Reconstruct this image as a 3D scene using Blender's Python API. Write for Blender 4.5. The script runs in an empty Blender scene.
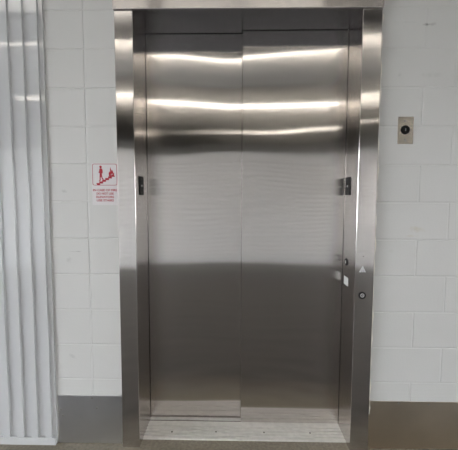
import bpy, bmesh, math, random
from mathutils import Vector, Matrix
random.seed(7)
SC = bpy.context.scene
COL = SC.collection

# ------------------------------------------------------------------ camera
CAM = Vector((-0.0558, -1.885, 1.421))
PITCH, YAW, ROLL, FPX = 0.0747, 0.0183, 0.0032, 348.0
cp, sp, cy, sy = math.cos(PITCH), math.sin(PITCH), math.cos(YAW), math.sin(YAW)
F = Vector((-sy*cp, cy*cp, -sp))
R0 = Vector((cy, sy, 0)); U0 = R0.cross(F)
R = math.cos(ROLL)*R0 + math.sin(ROLL)*U0
U = -math.sin(ROLL)*R0 + math.cos(ROLL)*U0
cd = bpy.data.cameras.new('camera'); cam = bpy.data.objects.new('camera', cd); COL.objects.link(cam)
m = Matrix((R, U, -F)).transposed().to_4x4(); m.translation = CAM
cam.matrix_world = m
cd.sensor_fit = 'HORIZONTAL'; cd.sensor_width = 36.0; cd.lens = FPX*36.0/458.0; cd.clip_start = .02
SC.camera = cam

def ray(u, v): return F + R*((u-229)/FPX) - U*((v-225)/FPX)
def on_y(u, v, y):                      # point measured on a vertical plane facing the camera
    d = ray(u, v); return CAM + d*((y-CAM.y)/d.y)
def on_x(u, v, x):
    d = ray(u, v); return CAM + d*((x-CAM.x)/d.x)

# ------------------------------------------------------------------ dimensions (metres)
W, H = 1.197, 2.402
HW = W/2
JL, JR = 0.0983, 0.1022                 # jamb face widths
REC, REC2 = 0.224, 0.262                # front faces of the two door panels
TW = 0.028                              # face of the block wall
COURSE, Z0 = 0.2032, 2.421
SILLF = 0.064
CEIL = 3.72

# ------------------------------------------------------------------ materials
def mat(name):
    mt = bpy.data.materials.new(name); mt.use_nodes = True
    return mt, mt.node_tree.nodes, mt.node_tree.links, mt.node_tree.nodes['Principled BSDF']

def plain(name, col, rough=.5, metal=0., noise=.0, nscale=20, bump=0., emit=None, estr=0):
    mt, N, L, P = mat(name)
    P.inputs['Roughness'].default_value = rough; P.inputs['Metallic'].default_value = metal
    tc = N.new('ShaderNodeTexCoord'); nz = N.new('ShaderNodeTexNoise'); nz.inputs['Scale'].default_value = nscale
    nz.inputs['Detail'].default_value = 5
    L.new(tc.outputs['Object'], nz.inputs['Vector'])
    mx = N.new('ShaderNodeMix'); mx.data_type = 'RGBA'
    a = [max(0, c*(1-noise)) for c in col]; b = [min(1, c*(1+noise)) for c in col]
    mx.inputs[6].default_value = (*a, 1); mx.inputs[7].default_value = (*b, 1)
    L.new(nz.outputs['Fac'], mx.inputs[0]); L.new(mx.outputs[2], P.inputs['Base Color'])
    if bump:
        bp = N.new('ShaderNodeBump'); bp.inputs['Strength'].default_value = bump; bp.inputs['Distance'].default_value = .004
        L.new(nz.outputs['Fac'], bp.inputs['Height']); L.new(bp.outputs['Normal'], P.inputs['Normal'])
    if emit:
        P.inputs['Emission Color'].default_value = (*emit, 1); P.inputs['Emission Strength'].default_value = estr
    return mt

def steel(name, col=(.68, .65, .63), ax=.12, ay=.003, ay2=.022, share=.42, grain='V', wave=.0, smear=.012, dirt=0.):
    """Brushed stainless: wide blur across the brush lines (ax), fine (ay) and satin (ay2) blur along them. Grain V = vertical, H = horizontal."""
    mt, N, L, P = mat(name)
    N.remove(P)
    GG = []
    for q in (ay, ay2):
        G = N.new('ShaderNodeBsdfAnisotropic'); G.distribution = 'BECKMANN'
        G.inputs['Anisotropy'].default_value = -(1-math.sqrt(q/ax)); GG.append((G, math.sqrt(math.sqrt(ax*q))))
    ms = N.new('ShaderNodeMixShader'); ms.inputs[0].default_value = share
    L.new(GG[0][0].outputs[0], ms.inputs[1]); L.new(GG[1][0].outputs[0], ms.inputs[2])
    L.new(ms.outputs[0], N['Material Output'].inputs['Surface'])
    geo = N.new('ShaderNodeNewGeometry')
    cr = N.new('ShaderNodeVectorMath'); cr.operation = 'CROSS_PRODUCT'
    L.new(geo.outputs['True Normal'], cr.inputs[0]); cr.inputs[1].default_value = (0.001, 0.002, 1) if grain == 'V' else (1, .001, .002)
    for G, r0 in GG: L.new(cr.outputs[0], G.inputs['Tangent'])
    tc = N.new('ShaderNodeTexCoord')
    mp = N.new('ShaderNodeMapping'); L.new(tc.outputs['Object'], mp.inputs['Vector'])
    mp.inputs['Scale'].default_value = (420, 420, 2.2) if grain == 'V' else (2.2, 420, 420)
    br = N.new('ShaderNodeTexNoise'); br.inputs['Scale'].default_value = 1; br.inputs['Detail'].default_value = 3
    L.new(mp.outputs[0], br.inputs['Vector'])
    cl = N.new('ShaderNodeTexNoise'); cl.inputs['Scale'].default_value = 3.1; cl.inputs['Detail'].default_value = 6
    L.new(tc.outputs['Object'], cl.inputs['Vector'])
    for G, r0 in GG:                        # cloudy hand marks
        r2 = N.new('ShaderNodeMath'); r2.operation = 'MULTIPLY_ADD'; r2.inputs[1].default_value = smear*2; r2.inputs[2].default_value = r0-smear
        L.new(cl.outputs['Fac'], r2.inputs[0]); L.new(r2.outputs[0], G.inputs['Roughness'])
    mx = N.new('ShaderNodeMix'); mx.data_type = 'RGBA'
    k = .04+dirt
    mx.inputs[6].default_value = (*[c*(1-k) for c in col], 1); mx.inputs[7].default_value = (*[min(1, c*(1+k)) for c in col], 1)
    L.new((cl if dirt else br).outputs['Fac'], mx.inputs[0])
    for G, r0 in GG: L.new(mx.outputs[2], G.inputs['Color'])
    if wave:                                # slow waviness of thin sheet
        wv = N.new('ShaderNodeTexNoise'); wv.inputs['Scale'].default_value = 2.0; wv.inputs['Detail'].default_value = 0.0
        L.new(tc.outputs['Object'], wv.inputs['Vector'])
        bp = N.new('ShaderNodeBump'); bp.inputs['Strength'].default_value = 1.0; bp.inputs['Distance'].default_value = wave
        L.new(wv.outputs['Fac'], bp.inputs['Height']); 
        for G, r0 in GG: L.new(bp.outputs['Normal'], G.inputs['Normal'])
    return mt

M = {}
M['door'] = steel('brushed_steel_door', wave=.006)
M['frame'] = steel('brushed_steel_frame', wave=.003)
M['header'] = steel('brushed_steel_header', grain='H', wave=.003)
M['soffit'] = steel('brushed_steel_soffit', col=(.32, .32, .335), grain='H')  # steel darkened: shade under the header put into the colour
M['kick'] = steel('brushed_steel_kick_plate', col=(.665, .67, .69), ax=.3, ay=.08, ay2=.25, dirt=.16, wave=.003, smear=.03)  # bluish tint of the daylight put into the steel colour
M['kick_stained_warm'] = steel('stained_warm_kick_plate', col=(.56, .485, .385), ax=.3, ay=.08, ay2=.25, dirt=.22, wave=.003, smear=.03)  # brown stains, with the warm light's tint painted into the same colour
M['plate'] = steel('brushed_steel_plate', col=(.56, .52, .46), grain='H')
M['alu'] = plain('worn_aluminium', (.70, .68, .64), .45, .35, .18, 30, .1)
M['groove_dark'] = plain('dark_groove', (.16, .14, .12), .8, 0, .3, 60)
M['screw'] = plain('dark_screw', (.10, .09, .08), .45, .8, .1)
M['bright_screw'] = plain('bright_screw', (.5, .49, .47), .35, 1, .1)
M['black'] = plain('black_plastic', (.008, .008, .008), .6, 0, .1)
M['black'].node_tree.nodes['Principled BSDF'].inputs['Specular IOR Level'].default_value = .15
M['grey'] = plain('grey_metal', (.35, .35, .36), .35, .9, .1)
M['lens'] = plain('clear_white_lens', (.58, .58, .58), .3, 0, .04)
M['white_paint'] = plain('white_gloss_paint', (.50, .505, .51), .05, 0, .03, 6)
M['white_paint'].node_tree.nodes['Principled BSDF'].inputs['Specular IOR Level'].default_value = .9
M['rollup'] = plain('white_shutter_paint', (.72, .72, .71), .4, 0, .03, 5)
M['sticker'] = plain('white_sticker', (.52, .52, .51), .5, 0, .04, 60)
M['signwhite'] = plain('sign_white', (.60, .58, .58), .4, 0, .02, 50)
M['red'] = plain('sign_red', (.34, .009, .022), .6, 0, .12, 300)
M['sealant'] = plain('cream_sealant', (.69, .65, .56), .6, 0, .16, 14, .3)
M['ceiling'] = plain('grey_deck', (.34, .325, .30), .8, 0, .15, 2)
M['beam'] = plain('added_dark_beam', (.06, .06, .065), .7, 0, .1)
M['dark'] = plain('dark_shaft', (.03, .03, .03), .8, 0, .1)
M['housing'] = plain('white_housing', (.7, .7, .68), .5, 0, .03)
M['tube'] = plain('lit_tube', (.9, .9, .9), .5, 0, .0, emit=(1, .93, .82), estr=10)
M['panel'] = plain('lit_diffuser', (.8, .8, .8), .5, 0, .0, emit=(1, .95, .86), estr=1.6)
M['rollup_dimmed'] = plain('dimmed_shutter', (.45, .43, .40), .4, 0, .03, 5)  # shutter colour lowered so the right jamb reflects less light
M['outwall'] = plain('grey_far_wall', (.36, .36, .35), .7, 0, .1, 2)

def wall_paint():
    mt, N, L, P = mat('painted_block')
    P.inputs['Roughness'].default_value = .48
    tc = N.new('ShaderNodeTexCoord')
    big = N.new('ShaderNodeTexNoise'); big.inputs['Scale'].default_value = 2.3; big.inputs['Detail'].default_value = 6
    L.new(tc.outputs['Object'], big.inputs['Vector'])
    mx = N.new('ShaderNodeMix'); mx.data_type = 'RGBA'
    mx.inputs[6].default_value = (.505, .502, .487, 1); mx.inputs[7].default_value = (.565, .56, .542, 1)
    L.new(big.outputs['Fac'], mx.inputs[0])
    cur = mx.outputs[2]
    # scuffs and chips, each with a place of its own (u, v in the picture, half sizes in m, strength, colour)
    wob = N.new('ShaderNodeTexNoise'); wob.inputs['Scale'].default_value = 38; wob.inputs['Detail'].default_value = 4
    L.new(tc.outputs['Object'], wob.inputs['Vector'])
    spots = [(63, 191, .03, .012, .55, (.30, .30, .28)), (67, 202, .06, .006, .35, (.35, .35, .33)),
             (69, 260, .02, .02, .45, (.34, .34, .33)), (77, 251.5, .045, .003, .7, (.30, .30, .29)),
             (55, 247, .03, .004, .35, (.4, .4, .38)), (72, 356, .022, .022, .5, (.36, .36, .36)),
             (428, 24.5, .026, .010, .95, (.09, .085, .08)), (432, 24, .03, .014, .5, (.22, .21, .2)),
             (409, 22, .09, .005, .3, (.42, .42, .4)), (432, 75, .07, .02, .4, (.42, .42, .4)),
             (400, 75, .015, .014, .45, (.38, .38, .36)), (416, 229, .05, .022, .6, (.47, .43, .34)),
             (412, 236, .05, .008, .45, (.48, .44, .36)), (391, 251, .02, .012, .3, (.45, .44, .4))]
    for u, v, hx, hz, s, c in spots:
        p = on_y(u, v, TW)
        mp = N.new('ShaderNodeMapping'); mp.vector_type = 'TEXTURE'
        mp.inputs['Location'].default_value = p; mp.inputs['Scale'].default_value = (hx, .5, hz)
        L.new(tc.outputs['Object'], mp.inputs['Vector'])
        ln = N.new('ShaderNodeVectorMath'); ln.operation = 'LENGTH'; L.new(mp.outputs[0], ln.inputs[0])
        ad = N.new('ShaderNodeMath'); ad.operation = 'MULTIPLY_ADD'; ad.inputs[1].default_value = 2.4
        L.new(wob.outputs['Fac'], ad.inputs[0]); L.new(ln.outputs['Value'], ad.inputs[2])
        mr = N.new('ShaderNodeMapRange'); mr.inputs[1].default_value = 1.1; mr.inputs[2].default_value = 2.1
        mr.inputs[3].default_value = s; mr.inputs[4].default_value = 0
        L.new(ad.outputs[0], mr.inputs[0])
        m2 = N.new('ShaderNodeMix'); m2.data_type = 'RGBA'; m2.inputs[7].default_value = (*c, 1)
        L.new(mr.outputs[0], m2.inputs[0]); L.new(cur, m2.inputs[6]); cur = m2.outputs[2]
    L.new(cur, P.inputs['Base Color'])
    fine = N.new('ShaderNodeTexNoise'); fine.inputs['Scale'].default_value = 120; fine.inputs['Detail'].default_value = 4
    L.new(tc.outputs['Object'], fine.inputs['Vector'])
    bp = N.new('ShaderNodeBump'); bp.inputs['Strength'].default_value = .25; bp.inputs['Distance'].default_value = .002
    L.new(fine.outputs['Fac'], bp.inputs['Height']); L.new(bp.outputs['Normal'], P.inputs['Normal'])
    return mt
M['block'] = wall_paint()

def concrete():
    mt, N, L, P = mat('stained_concrete')
    P.inputs['Roughness'].default_value = .55
    tc = N.new('ShaderNodeTexCoord')
    a = N.new('ShaderNodeTexNoise'); a.inputs['Scale'].default_value = 7; a.inputs['Detail'].default_value = 8
    b = N.new('ShaderNodeTexNoise'); b.inputs['Scale'].default_value = 60; b.inputs['Detail'].default_value = 6
    for n in (a, b): L.new(tc.outputs['Object'], n.inputs['Vector'])
    rp = N.new('ShaderNodeValToRGB'); L.new(a.outputs['Fac'], rp.inputs[0])
    e = rp.color_ramp.elements
    e[0].position = .32; e[0].color = (.048, .040, .033, 1); e[1].position = .68; e[1].color = (.125, .111, .096, 1)
    mx = N.new('ShaderNodeMix'); mx.data_type = 'RGBA'; mx.blend_type = 'MULTIPLY'; mx.inputs[0].default_value = .6
    L.new(rp.outputs[0], mx.inputs[6]); L.new(b.outputs['Fac'], mx.inputs[7])
    sc = N.new('ShaderNodeMix'); sc.data_type = 'RGBA'; sc.blend_type = 'MULTIPLY'; sc.inputs[0].default_value = 1
    L.new(mx.outputs[2], sc.inputs[6]); sc.inputs[7].default_value = (1.2, 1.2, 1.2, 1)
    # pale brown dust gathered along the foot of the wall
    sx = N.new('ShaderNodeSeparateXYZ'); L.new(tc.outputs['Object'], sx.inputs[0])
    wv = N.new('ShaderNodeMath'); wv.operation = 'MULTIPLY_ADD'; wv.inputs[1].default_value = .22
    L.new(a.outputs['Fac'], wv.inputs[0]); L.new(sx.outputs['Y'], wv.inputs[2])
    mr = N.new('ShaderNodeMapRange'); mr.inputs[1].default_value = -.22; mr.inputs[2].default_value = .12; mr.inputs[3].default_value = 0; mr.inputs[4].default_value = .85
    L.new(wv.outputs[0], mr.inputs[0])
    du = N.new('ShaderNodeMix'); du.data_type = 'RGBA'; du.inputs[6].default_value = (.12, .098, .062, 1); du.inputs[7].default_value = (.36, .32, .25, 1)
    L.new(b.outputs['Fac'], du.inputs[0])
    fm = N.new('ShaderNodeMix'); fm.data_type = 'RGBA'
    L.new(mr.outputs[0], fm.inputs[0]); L.new(sc.outputs[2], fm.inputs[6]); L.new(du.outputs[2], fm.inputs[7])
    L.new(fm.outputs[2], P.inputs['Base Color'])
    bp = N.new('ShaderNodeBump'); bp.inputs['Strength'].default_value = .4; bp.inputs['Distance'].default_value = .003
    L.new(b.outputs['Fac'], bp.inputs['Height']); L.new(bp.outputs['Normal'], P.inputs['Normal'])
    return mt
M['floor'] = concrete()

# ------------------------------------------------------------------ helpers
def obj(name, bm, m, parent=None, smooth=False):
    me = bpy.data.meshes.new(name); bmesh.ops.recalc_face_normals(bm, faces=bm.faces)
    bm.to_mesh(me); bm.free(); me.materials.append(m)
    if smooth:
        for p in me.polygons: p.use_smooth = True
    o = bpy.data.objects.new(name, me); COL.objects.link(o)
    if parent is not None:
        o.parent = parent
        o.matrix_parent_inverse = parent.matrix_basis.inverted()
    return o
def thing(name, loc, label, cat, group=None):
    o = bpy.data.objects.new(name, None); COL.objects.link(o); o.location = loc; o.empty_display_size = .05
    o['label'] = label; o['category'] = cat
    if group: o['group'] = group
    return o
def struct(o):
    o['kind'] = 'structure'; return o
def box(bm, x0, x1, y0, y1, z0, z1, bev=0, seg=2):
    b = bmesh.new()
    bmesh.ops.create_cube(b, size=1)
    for v in b.verts: v.co = Vector((x0+(v.co.x+.5)*(x1-x0), y0+(v.co.y+.5)*(y1-y0), z0+(v.co.z+.5)*(z1-z0)))
    if bev: bmesh.ops.bevel(b, geom=b.edges[:], offset=bev, segments=seg, affect='EDGES', profile=.5)
    me = bpy.data.meshes.new('t'); b.to_mesh(me); b.free(); bm.from_mesh(me); bpy.data.meshes.remove(me)
    return bm
def B(*a, **k): return box(bmesh.new(), *a, **k)
def lathe(bm, prof, c, ax, seg=32):
    """prof: (radius, height) along axis ax ('-y' towards the viewer, '+x', '-x')"""
    A = {'-y': Vector((0, -1, 0)), 'x': Vector((1, 0, 0)), '-x': Vector((-1, 0, 0)), 'z': Vector((0, 0, 1)), '-z': Vector((0, 0, -1))}[ax]
    e1 = A.orthogonal().normalized(); e2 = A.cross(e1)
    rings = []
    for r, h in prof:
        if r < 1e-6: rings.append([bm.verts.new(c+A*h)])
        else: rings.append([bm.verts.new(c+A*h+(e1*math.cos(t)+e2*math.sin(t))*r) for t in [2*math.pi*i/seg for i in range(seg)]])
    for a, b in zip(rings, rings[1:]):
        for i in range(seg):
            j = (i+1) % seg
            if len(a) == 1 and len(b) == 1: continue
            if len(a) == 1: bm.faces.new((a[0], b[i], b[j]))
            elif len(b) == 1: bm.faces.new((a[i], a[j], b[0]))
            else: bm.faces.new((a[i], a[j], b[j], b[i]))
    return bm
def poly(bm, pts, d, ex):
    """closed polygon pts (Vectors) extruded by Vector ex*d"""
    a = [bm.verts.new(p) for p in pts]; b = [bm.verts.new(p+ex*d) for p in pts]
    bm.faces.new(a); bm.faces.new(b)
    n = len(pts)
    for i in range(n): bm.faces.new((a[i], a[(i+1) % n], b[(i+1) % n], b[i]))
    return bm
def sweep(bm, prof, z0, z1):
    """closed profile in x, y swept up"""
    return poly(bm, [Vector((x, y, z0)) for x, y in prof], z1-z0, Vector((0, 0, 1)))
def roundrect(cx, cz, w, h, r, n=6):
    out = []
    for sx, sz, a0 in ((1, 1, 0), (-1, 1, 90), (-1, -1, 180), (1, -1, 270)):
        for k in range(n+1):
            a = math.radians(a0+90*k/n)
            out.append((cx+sx*(w/2-r)+r*math.cos(a), cz+sz*(h/2-r)+r*math.sin(a)))
    return out

# ------------------------------------------------------------------ block wall
def block_wall():
    bm = bmesh.new()
    gy = TW+.0021
    xl_end, xr_start = -HW-JL+.03, HW+JR-.03
    top_open = H+.06
    XL, XR = -6.0, 5.0
    # left of the opening: in every course the joint falls at the same place
    jl = on_y(88, 200, TW).x
    zs = [Z0-COURSE*i for i in range(-8, 13)]
    zs = sorted([z for z in zs if z > .02]); zs = [0.0]+zs
    zs = [z for z in zs if z < CEIL-.05]+[CEIL]
    jr0 = on_y(452, 150, TW).x; jr1 = on_y(419.3, 185, TW).x
    def rect(x0, x1, z0, z1):
        g, c = .0032, .0055
        if x1-x0 < .03 or z1-z0 < .03: return
        o = [bm.verts.new((x, gy, z)) for x, z in ((x0+g*.3, z0+g*.3), (x1-g*.3, z0+g*.3), (x1-g*.3, z1-g*.3), (x0+g*.3, z1-g*.3))]
        dy = random.uniform(-.0008, .0008)
        i = [bm.verts.new((x, TW+dy, z)) for x, z in ((x0+c, z0+c), (x1-c, z0+c), (x1-c, z1-c), (x0+c, z1-c))]
        bm.faces.new(i)
        for k in range(4): bm.faces.new((o[k], o[(k+1) % 4], i[(k+1) % 4], i[k]))
    def strip(xs, z0, z1):
        for a, b in zip(xs, xs[1:]): rect(a, b, z0, z1)
    for k, (z0, z1) in enumerate(zip(zs, zs[1:])):
        idx = round((Z0-z1)/COURSE)        # course number counted down from the top joint
        jr = jr0 if (idx % 2) else jr1
        xr = [jr+.4064*i for i in range(-4, 12)]
        above = z0 >= top_open-.02
        ls = [jl-.4064*i for i in range(14, -1, -1)]
        if above:
            x = [q for q in ls if q > XL] + [jl+.4064*i for i in range(1, 6)]
            x = [q for q in x if q < jr-.8] + [q for q in xr if q >= jr-.41 and q < XR] + [XR]
            strip([XL]+x, z0, z1)
        else:
            strip([XL]+[q for q in ls if q > XL]+[xl_end], z0, z1)
            strip([xr_start]+[q for q in xr if xr_start+.05 < q < XR]+[XR], z0, z1)
    # backing: joints
    def q(x0, x1, z0, z1):
        box(bm, x0, x1, gy, gy+.12, z0, z1)
    q(XL, xl_end, 0, CEIL); q(xr_start, XR, 0, CEIL); q(xl_end, xr_start, top_open, CEIL)
    return bm
wall = struct(obj('wall_back', block_wall(), M['block']))

# ------------------------------------------------------------------ corrugated steel wall at left
edge = on_y(49.6, 225, .018).x
def corrugated():
    bm = bmesh.new()
    per = .0815
    yb, yf = .018, .007                  # recess and rib faces
    prof = []
    x = edge
    prof += [(edge, TW-.001), (edge, yb), (edge-.022, yb), (edge-.025, yf)]
    x = edge-.062
    n = 0
    while x > -3.2:
        prof += [(x, yf), (x-.003, yb), (x-.0407, yb), (x-.0437, yf)]
        x -= per
    top = CEIL
    zb = on_y(20, 440.2, .006).z
    lo = [bm.verts.new((a, b, zb)) for a, b in prof]; hi = [bm.verts.new((a, b, top)) for a, b in prof]
    for i in range(len(prof)-1): bm.faces.new((lo[i], lo[i+1], hi[i+1], hi[i]))
    return bm, zb
bm, zb = corrugated()
left = struct(obj('wall_left', bm, M['white_paint']))
bmesh_sol = left.modifiers.new('thickness', 'SOLIDIFY'); bmesh_sol.thickness = .0012; bmesh_sol.offset = 1
trim = struct(obj('trim_1', B(-3.2, edge-.0015, .003, TW-.001, 0.0, zb+.018, bev=.002), M['white_paint']))

# ------------------------------------------------------------------ floor, ceiling and the hall behind the camera
struct(obj('floor', B(-14, 14, -13, .40, -.12, 0), M['floor']))
struct(obj('ceiling', B(-6.2, 5.2, -13, .2, CEIL, CEIL+.12), M['ceiling']))
bm = bmesh.new()
for a in ((-13, -4.9, 0, CEIL), (-.9, .15, 0, CEIL), (-4.9, -2.6, 2.2, CEIL), (-2.6, -.9, 0, CEIL)): box(bm, 5.0, 5.15, *a)  # opening added in the unseen end wall to let in more daylight
struct(obj('wall_right', bm, M['outwall']))
bm = bmesh.new()
for a in ((-13, -4.95, 0, CEIL), (-1.2, .15, 0, CEIL), (-4.95, -1.2, 2.7, CEIL)): box(bm, -6.25, -6.1, *a)
struct(obj('wall_side', bm, M['outwall']))
struct(obj('added_reflector', B(-6.0, 4.9, -4.5, -3.35, CEIL-.10, CEIL-.01), M['housing']))  # unseen pale box added to reflect a lighter band in the doors
struct(obj('wall_far', B(-6.2, 5.0, -12.15, -12, 0, CEIL), M['outwall']))
OPP = -5.08
def shutter(x0, x1, z0, z1):
    bm = bmesh.new(); p = .098; n = 12; rows = []
    k = int((z1-z0)/p*n)
    for i in range(k+1):
        z = z0+(z1-z0)*i/k
        d = .024*max(-.6, math.sin(2*math.pi*(z-z0)/p))
        rows.append((bm.verts.new((x0, OPP-.05+d, z)), bm.verts.new((x1, OPP-.05+d, z))))
    for a, b in zip(rows, rows[1:]): bm.faces.new((a[0], a[1], b[1], b[0]))
    return bm
bm = bmesh.new()
xs = -5.6; nd = 0; piers = []
while xs < 4.8:
    nd += 1
    x1 = xs+2.55
    struct(obj('door_%d' % nd, shutter(xs, min(x1, 4.9), 0, 2.22), M['rollup'] if nd < 4 else M['rollup_dimmed'], smooth=True))
    piers.append((x1, x1+.14)); xs = x1+.14
box(bm, -6.0, 5.0, OPP-.10, OPP, 2.22, 2.40)
for a, b in piers: box(bm, a, min(b, 5.0), OPP-.10, OPP, 0, 2.22)
box(bm, -6.0, -5.6, OPP-.10, OPP, 0, 2.22)
struct(obj('wall_front', bm, M['rollup']))
struct(obj('added_beam', B(-4.6, 5.0, -2.98, -2.62, CEIL-.16, CEIL), M['beam']))  # unseen dark beam added to darken the reflection at the door tops
# shaft behind the doors
bm = bmesh.new()
bmesh.ops.create_cube(bm, size=1)
for v in bm.verts: v.co = Vector((v.co.x*1.9, .75+v.co.y*.9, 1.35+v.co.z*2.7))
bm.faces.ensure_lookup_table()
bmesh.ops.delete(bm, geom=[f for f in bm.faces if f.calc_center_median().y < .35], context='FACES')
struct(obj('wall_shaft', bm, M['dark']))

# ceiling lights: rows of paired tubes across the hall
def tube_light(x, y, z, group, label, ln=2.36):
    t = thing('ceiling_light', (x, y, CEIL), label, 'ceiling light', group)
    bm = bmesh.new()
    poly(bm, [Vector((x-ln/2, y+a, z+b)) for a, b in ((-.10, .10), (-.10, .075), (-.03, .03), (.03, .03), (.10, .075), (.10, .10))], ln, Vector((1, 0, 0)))
    box(bm, x-ln/2+.3, x-ln/2+.4, y-.02, y+.02, z+.1, CEIL); box(bm, x+ln/2-.4, x+ln/2-.3, y-.02, y+.02, z+.1, CEIL)
    obj('housing', bm, M['housing'], t)
    for s in (-1, 1):
        lathe(b2 := bmesh.new(), [(0, 0), (.0065, 0), (.0065, ln-.08), (0, ln-.08)], Vector((x-ln/2+.04, y+s*.055, z+.025)), 'x', 12)
        obj('tube', b2, M['tube'], t)
for y, xs in ((-3.10, (-3.75, -1.25, 1.25, 3.75)), (-5.85, (-3.75, -1.25, 1.25, 3.75)), (-8.7, (1.6,))):
    for x in xs:
        tube_light(x, y, 3.58, 'tube lights over the hall', 'long twin tube light hanging under the ceiling of the hall opposite the elevator')
for x0, x1 in ((-2.92, -1.07), (-.92, .93)):
    t = thing('ceiling_panel_light', ((x0+x1)/2, -2.25, CEIL), 'flat ceiling panel light in front of the elevator', 'ceiling light', 'panel lights in front of the elevator')
    obj('frame', B(x0, x1, -2.42, -2.08, CEIL-.05, CEIL, bev=.004), M['housing'], t)
    obj('diffuser', B(x0+.02, x1-.02, -2.40, -2.10, CEIL-.056, CEIL-.049), M['panel'], t)

# ------------------------------------------------------------------ elevator entrance frame
fr = thing('elevator_door_frame', (0, 0, 0), 'brushed stainless steel elevator door frame with deep returns set in the white block wall', 'door frame')
def jamb(s, jw):
    xi = s*HW; xo = s*(HW+jw); r = .004; th = .002; yb = .31
    arc = [(xi+s*(r-r*math.sin(a)), r-r*math.cos(a)) for a in [math.pi/2*k/5 for k in range(6)]]
    outer = [(xo, TW+.02), (xo, .003), (xo-s*.003, 0)] + arc + [(xi, yb)]
    inner = [(xi+s*.004, yb), (xi+s*.004, .006), (xo-s*.004, .006), (xo-s*.004, TW+.02)]
    return sweep(bmesh.new(), outer+inner, 0, H)
obj('jamb', jamb(-1, JL), M['frame'], fr); obj('jamb', jamb(1, JR), M['frame'], fr)
hl, hr = on_y(112, 5, -.012).x, on_y(384.6, 5, -.012).x
obj('header', B(hl, hr, -.012, TW-.0005, H+.001, H+.13, bev=.002), M['header'], fr)
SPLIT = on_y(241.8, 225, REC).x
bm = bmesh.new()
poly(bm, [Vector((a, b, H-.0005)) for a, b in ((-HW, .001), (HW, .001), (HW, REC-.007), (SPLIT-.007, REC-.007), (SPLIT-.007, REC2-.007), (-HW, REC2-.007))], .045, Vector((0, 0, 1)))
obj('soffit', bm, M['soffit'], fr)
def bead(s, x, w):
    bm = bmesh.new(); n = 60; rows = []
    for i in range(n+1):
        z = .2+(H-.22)*i/n; ww = w*(1+.25*math.sin(i*1.7)+.15*math.sin(i*.53))
        rows.append([bm.verts.new(p) for p in ((x, .010, z), (x+s*ww*.55, .018, z), (x+s*ww, TW, z))])
    for a, b in zip(rows, rows[1:]):
        for k in range(2): bm.faces.new((a[k], a[k+1], b[k+1], b[k]))
    return bm
o = obj('sealant_bead', bead(1, HW+JR, .013), M['sealant'], fr, True); o['label'] = 'yellowed cream sealant along the right jamb'

# ------------------------------------------------------------------ sliding doors
zt = H+.05
split = SPLIT
def panel(x0, x1, y0, z0):
    return B(x0, x1, y0, y0+.032, z0, zt, bev=.0006, seg=1)
d1 = obj('elevator_door', panel(split, HW+.02-.022, REC, .010), M['door'])
d1['label'] = 'right sliding elevator door panel of brushed steel, overlapping in front'; d1['category'] = 'elevator door'
d2 = obj('elevator_door', panel(-HW+.002, split+.05, REC2, .010), M['door'])
d2['label'] = 'left sliding elevator door panel of brushed steel, set back behind the other'; d2['category'] = 'elevator door'

# ------------------------------------------------------------------ sill
si = thing('elevator_sill', (0, SILLF, 0), 'worn ribbed aluminium elevator sill at the foot of the doors', 'door sill')
def sill():
    prof = [(SILLF, 0.0005), (SILLF, .005), (SILLF+.002, .007)]
    y = SILLF+.026
    for k in range(4):                      # anti-slip grooves
        prof += [(y, .007), (y+.0008, .0012), (y+.0070, .0012), (y+.0078, .007)]; y += .029
    for yc in (REC+.016, REC2+.016):        # the two running tracks
        prof += [(yc-.009, .007), (yc-.008, .0008), (yc+.008, .0008), (yc+.009, .007)]
    prof += [(.305, .007), (.305, .0005)]
    bm = bmesh.new(); x0, x1 = -HW+.001, HW-.001
    poly(bm, [Vector((x0, a, b)) for a, b in prof], x1-x0, Vector((1, 0, 0)))
    return bm
so = obj('sill_plate', sill(), M['alu'], si)
so.data.materials.append(M['groove_dark'])
for p in so.data.polygons:                  # darker material on the groove floors
    if p.normal.z > .9 and p.center.z < .003 and p.area < .1: p.material_index = 1
for u, v in ((172, 431.6), (216, 431.8), (264, 432.4), (310, 433)):
    d = ray(u, v); p = CAM+d*((.007-CAM.z)/d.z)
    obj('screw', lathe(bmesh.new(), [(.0055, -.002), (.0055, .0004), (.004, .0012), (0, .0012)], p, 'z', 14), M['screw'], si)

# ------------------------------------------------------------------ kick plates
def kick(u0, v0, u1, vb, x1, label, screws, m, cuts=False):
    y = TW-.0035
    p = on_y(u0, v0, y); z1 = p.z; x0 = p.x
    t = thing('kick_plate', ((x0+x1)/2, y, .012), label, 'kick plate')
    bm = bmesh.new()
    pts = [(x0, .003), (x1, .003), (x1, z1), (x0, z1)]
    if cuts:                                # bent nicks on the free edge
        pts += [(x0+.001, z1-.09), (x0+.012, z1-.098), (x0+.002, z1-.108), (x0+.002, z1-.13), (x0-.003, z1-.145), (x0+.004, z1-.16)]
    poly(bm, [Vector((a, y, b)) for a, b in pts], .003, Vector((0, 1, 0)))
    obj('plate', bm, m, t)
    for u, v in screws:
        c = on_y(u, v, y)
        obj('screw', lathe(bmesh.new(), [(.0045, -.001), (.0045, .0008), (.003, .0018), (0, .0018)], c, '-y', 12), M['bright_screw'], t)
kick(58, 395.4, 123, 446, -HW-JL-.001, 'stainless kick plate with bent nicked edge, between white corrugated steel and the left jamb',
     ((92, 398), (61, 409.5), (63, 415.5), (97, 408)), M['kick'], True)
kick(367.5, 401.2, 458, 450, 1.55, 'long brownish stainless kick plate low on the wall right of the elevator', ((398.5, 403.5), (428.5, 404.5)), M['kick_stained_warm'])

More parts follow.
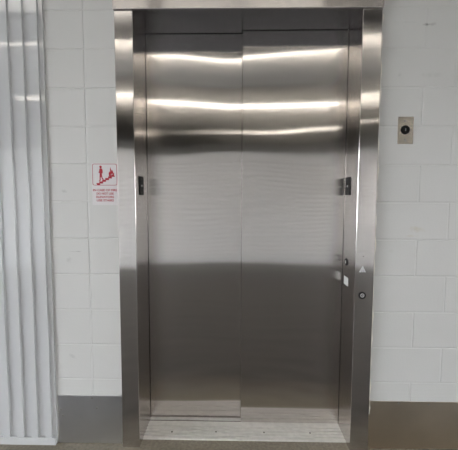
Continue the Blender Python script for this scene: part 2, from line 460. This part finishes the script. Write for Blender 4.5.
# ------------------------------------------------------------------ wall key switch (right)
def plate_box(u0, v0, u1, v1, y, th=.0025, bev=.0008):
    a = on_y(u0, v0, y); b = on_y(u1, v1, y)
    return a, b, B(a.x, b.x, y-th, y, b.z, a.z, bev=bev)
a, b, bm = plate_box(398.2, 116.8, 412.6, 144, TW)
ks = thing('key_switch', ((a.x+b.x)/2, TW, b.z), 'steel key switch plate with black round lock, alone on white block wall at right', 'key switch')
obj('face_plate', bm, M['plate'], ks)
c = on_y(405.2, 129.8, TW-.0025)
o = obj('key_cylinder', lathe(bmesh.new(), [(.0235, -.001), (.0235, .003), (.021, .005), (.017, .005), (.0165, .003), (.012, .003), (.0115, .0055), (0, .0055)], c, '-y'), M['black'], ks)
o['label'] = 'black round key cylinder'
obj('key_slot', B(c.x-.0018, c.x+.0018, c.y-.0062, c.y-.005, c.z-.007, c.z+.007), M['grey'], o)
for v in (120.8, 139.8):
    c = on_y(405, v, TW-.0025)
    obj('screw', lathe(bmesh.new(), [(.005, -.001), (.005, .0006), (.0035, .0013), (0, .0013)], c, '-y', 14), M['grey'], ks)

# ------------------------------------------------------------------ call station on the right jamb
a, b, bm = plate_box(355.4, 252.6, 369.0, 303, -.0003, .0018)
cs = thing('call_station', ((a.x+b.x)/2, 0, b.z), 'elevator call plate with white triangle and black round button on the right jamb', 'call station')
obj('face_plate', bm, M['frame'], cs)
c = on_y(362.6, 269, -.0018)
def tri(c, w, h): return [Vector((c.x-w/2, c.y, c.z-h/2)), Vector((c.x+w/2, c.y, c.z-h/2)), Vector((c.x, c.y, c.z+h/2))]
bm = bmesh.new()
poly(bm, tri(c, .037, .036), -.0016, Vector((0, 1, 0)))
o = obj('up_triangle', bm, M['lens'], cs); o['label'] = 'white raised triangle pointing up'
for dx in (-.006, .006):
    obj('inset_bar', poly(bmesh.new(), [Vector((c.x+dx-.0015, c.y-.0016, c.z-.018)), Vector((c.x+dx+.0015, c.y-.0016, c.z-.018)), Vector((c.x+dx*.6+.001, c.y-.0016, c.z-.006)), Vector((c.x+dx*.6-.001, c.y-.0016, c.z-.006))], -.0005, Vector((0, 1, 0))), M['grey'], o)
c = on_y(362.1, 295.3, -.0018)
o = obj('call_button', lathe(bmesh.new(), [(.0195, -.001), (.0195, .004), (.0175, .0062), (.0125, .0062), (.012, .003), (0, .003)], c, '-y'), M['black'], cs)
o['label'] = 'black round button with grey centre'
obj('button_ring', lathe(bmesh.new(), [(.0105, .002), (.0105, .0052), (.0072, .0052), (.0072, .002)], c, '-y', 28), M['lens'], o)
obj('button_pip', lathe(bmesh.new(), [(.0035, .002), (.0035, .0055), (0, .0058)], c+Vector((.0008, 0, 0)), '-y', 20), M['grey'], o)
c = on_y(363.3, 256.4, -.0018)
obj('pin_hole', lathe(bmesh.new(), [(.003, -.0005), (.003, .0004), (0, .0004)], c, '-y', 12), M['screw'], cs)

# ------------------------------------------------------------------ fittings on the returns
def lantern(s, u0, u1, v0, v1, label):
    x = s*HW; um = (u0+u1)/2; vm = (v0+v1)/2
    p0 = on_x(u0, vm, x); p1 = on_x(u1, vm, x); zt_ = on_x(um, v0, x).z; zb_ = on_x(um, v1, x).z
    ya, yb = min(p0.y, p1.y), max(p0.y, p1.y)
    t = thing('door_sensor', (x, (ya+yb)/2, zb_), label, 'door sensor')
    d = .0045
    xa, xb = (x, x+d) if s < 0 else (x-d, x)
    obj('housing', B(xa, xb, ya, yb, zb_, zt_, bev=.0015), M['black'], t)
    c = Vector((x-s*d, (ya+yb)/2-.002, (zt_+zb_)/2))
    o = obj('lens', lathe(bmesh.new(), [(.006, -.001), (.006, .0012), (.0045, .0028), (0, .0034)], c, '-x' if s > 0 else 'x', 20), M['lens'], t)
    o['label'] = 'small clear lens'
    for k in (-1, 1):
        q = Vector((x-s*d, (ya+yb)/2, (zt_+zb_)/2+k*(zt_-zb_)*.36))
        obj('screw', lathe(bmesh.new(), [(.004, -.001), (.004, .0006), (0, .0009)], q, '-x' if s > 0 else 'x', 12), M['screw'], t)
lantern(-1, 139.0, 143.0, 176.6, 195, 'black oblong door sensor with small lens on the left return of the elevator frame')
lantern(1, 345.9, 350.6, 177.3, 195.2, 'black oblong door sensor with small lens on the right return of the elevator frame')

x = HW
p = on_x(346.6, 262.6, x); q0 = on_x(345.0, 255, x); q1 = on_x(349.3, 255, x)
rk = thing('key_switch', (x, p.y, p.z), 'small key switch with black lock on the right return, above a white sticker', 'key switch')
zt_, zb_ = on_x(347, 251, x).z, on_x(347, 268.3, x).z
obj('face_plate', B(x-.0015, x, q1.y, q0.y, zb_, zt_, bev=.0005), M['frame'], rk)
o = obj('key_cylinder', lathe(bmesh.new(), [(.0215, -.001), (.0215, .004), (.019, .006), (.0135, .006), (.013, .004), (0, .004)], Vector((x-.0015, p.y, p.z+.004)), '-x', 24), M['black'], rk)
o['label'] = 'black key cylinder with white slot'
obj('key_slot', B(x-.0072, x-.0050, p.y-.006, p.y+.006, p.z-.004, p.z+.012), M['lens'], o)

p0 = on_x(344.0, 280.5, x); p1 = on_x(348.2, 280.5, x); z1, z0 = on_x(346, 276.8, x).z, on_x(346, 285, x).z
ya, yb = p1.y, p0.y
st = obj('sticker', B(x-.0008, x-.0001, ya, yb, z0, z1), M['sticker'])
st['label'] = 'small blank white sticker on the right return below the key switch'; st['category'] = 'sticker'

# ------------------------------------------------------------------ fire sign
y = TW-.0016
a = on_y(91.6, 163.2, TW); b = on_y(118.4, 205, TW)
w, h = b.x-a.x, a.z-b.z
sg = thing('fire_sign', ((a.x+b.x)/2, TW, b.z), 'white sign with red stairs pictogram and red lettering left of the elevator', 'sign')
def S(s, t): return Vector((a.x+s*w, y, a.z-t*h))         # 0..1 across, 0..1 down
bm = bmesh.new(); box(bm, a.x, b.x, y, TW-.0002, b.z, a.z, bev=.0004)
obj('sign_board', bm, M['signwhite'], sg)
def P2(s_, t_): return S(s_, .015+(t_-.0275)*.837)
def flat(name, pts, m=M['red'], d=.0006, parent=sg):
    return poly(bmesh.new(), [P2(*p) for p in pts], -d, Vector((0, 1, 0)))
# outline of the pictogram: a thin rounded ring
bm = bmesh.new()
cx, cz = .5, .272; ow, oh = .95, .515
asp = w/h
def rr(wd, hd, r): return [S(cx+p/w, cz+q/h) for p, q in roundrect(0, 0, wd*w, hd*h, r)]
o1 = rr(ow, oh, .010); i1 = rr(ow-.035/1, oh-.035*asp, .008)
va = [bm.verts.new(p+Vector((0, -.0006, 0))) for p in o1]; vb = [bm.verts.new(p+Vector((0, -.0006, 0))) for p in i1]
n = len(va)
for k in range(n): bm.faces.new((va[k], va[(k+1) % n], vb[(k+1) % n], vb[k]))
g = bmesh.ops.extrude_face_region(bm, geom=bm.faces[:])
for v in [e for e in g['geom'] if isinstance(e, bmesh.types.BMVert)]: v.co.y += .0006
obj('pictogram_border', bm, M['red'], sg)
# stairs climbing to the right
st_ = []; n = 6; x0_, y0_ = .17, .575; dx, dy = .115, .048
up = []
for k in range(n):
    up += [(x0_+dx*k, y0_-dy*k), (x0_+dx*(k+1), y0_-dy*k)]
down = [(s+.03, t+.062) for i, (s, t) in enumerate(up)]
obj('stairs_pictogram', flat('s', up+down[::-1]), M['red'], sg)
# walking person: head, body, legs
bm = bmesh.new()
hc = P2(.345, .115)
poly(bm, [hc+Vector((math.cos(t)*.0068, 0, math.sin(t)*.0072)) for t in [2*math.pi*k/20 for k in range(20)]], -.0006, Vector((0, 1, 0)))
poly(bm, [P2(*p) for p in ((.31, .155), (.385, .155), (.42, .20), (.425, .29), (.395, .30), (.39, .25), (.395, .35), (.41, .42), (.455, .465), (.44, .485), (.385, .455),
                          (.355, .385), (.335, .45), (.345, .50), (.28, .525), (.27, .505), (.30, .485), (.30, .40), (.305, .32), (.30, .29), (.265, .275), (.26, .255), (.29, .245), (.295, .18))], -.0006, Vector((0, 1, 0)))
obj('person_pictogram', bm, M['red'], sg)
obj('flame_pictogram', flat('f', ((.70, .40), (.66, .36), (.655, .29), (.685, .235), (.69, .275), (.715, .24), (.705, .18), (.725, .11), (.735, .165), (.775, .215), (.785, .255), (.80, .20),
                                  (.825, .25), (.84, .30), (.86, .27), (.865, .32), (.835, .37), (.80, .385), (.815, .335), (.785, .30), (.775, .34), (.755, .31), (.735, .35), (.745, .385))), M['red'], sg)
def lettering(txt, t, size, wid):
    cu = bpy.data.curves.new('lettering', 'FONT'); cu.body = txt; cu.size = size; cu.align_x = 'CENTER'; cu.extrude = .0003; cu.offset = .0004
    tmp = bpy.data.objects.new('tmp', cu); COL.objects.link(tmp)
    bpy.context.view_layer.update()
    me = bpy.data.meshes.new_from_object(tmp.evaluated_get(bpy.context.evaluated_depsgraph_get()))
    bpy.data.objects.remove(tmp)
    xs = [v.co.x for v in me.vertices]; k = wid*w/(max(xs)-min(xs)); mid = (max(xs)+min(xs))/2
    base = S(.5, t)
    for v in me.vertices:
        v.co = Vector((base.x+(v.co.x-mid)*k, y-.0003-v.co.z, base.z+v.co.y))
    me.materials.clear(); me.materials.append(M['red'])
    o = bpy.data.objects.new('lettering', me); COL.objects.link(o); o.parent = sg; o.matrix_parent_inverse = sg.matrix_basis.inverted()
for txt, t, wid in (('IN CASE OF FIRE', .668, .93), ('DO NOT USE', .750, .66), ('ELEVATORS', .832, .68), ('USE STAIRS', .914, .66)):
    lettering(txt, t, .0165, wid)

# ------------------------------------------------------------------ daylight from the open left end and the added right opening
wd = bpy.data.worlds.new('sky'); SC.world = wd; wd.use_nodes = True
N, L = wd.node_tree.nodes, wd.node_tree.links
bg = N['Background']
tc = N.new('ShaderNodeTexCoord'); sp_ = N.new('ShaderNodeSeparateXYZ'); L.new(tc.outputs['Generated'], sp_.inputs[0])
rp = N.new('ShaderNodeValToRGB'); L.new(sp_.outputs['Z'], rp.inputs[0])
rp.color_ramp.elements[0].position = 0; rp.color_ramp.elements[0].color = (.96, .975, 1, 1)
rp.color_ramp.elements[1].position = .8; rp.color_ramp.elements[1].color = (.76, .86, 1, 1)
L.new(rp.outputs[0], bg.inputs['Color']); bg.inputs['Strength'].default_value = 9.5

vs = SC.view_settings
vs.view_transform = 'Standard'; vs.look = 'None'; vs.gamma = 1; vs.use_curve_mapping = False; vs.exposure = 0.72
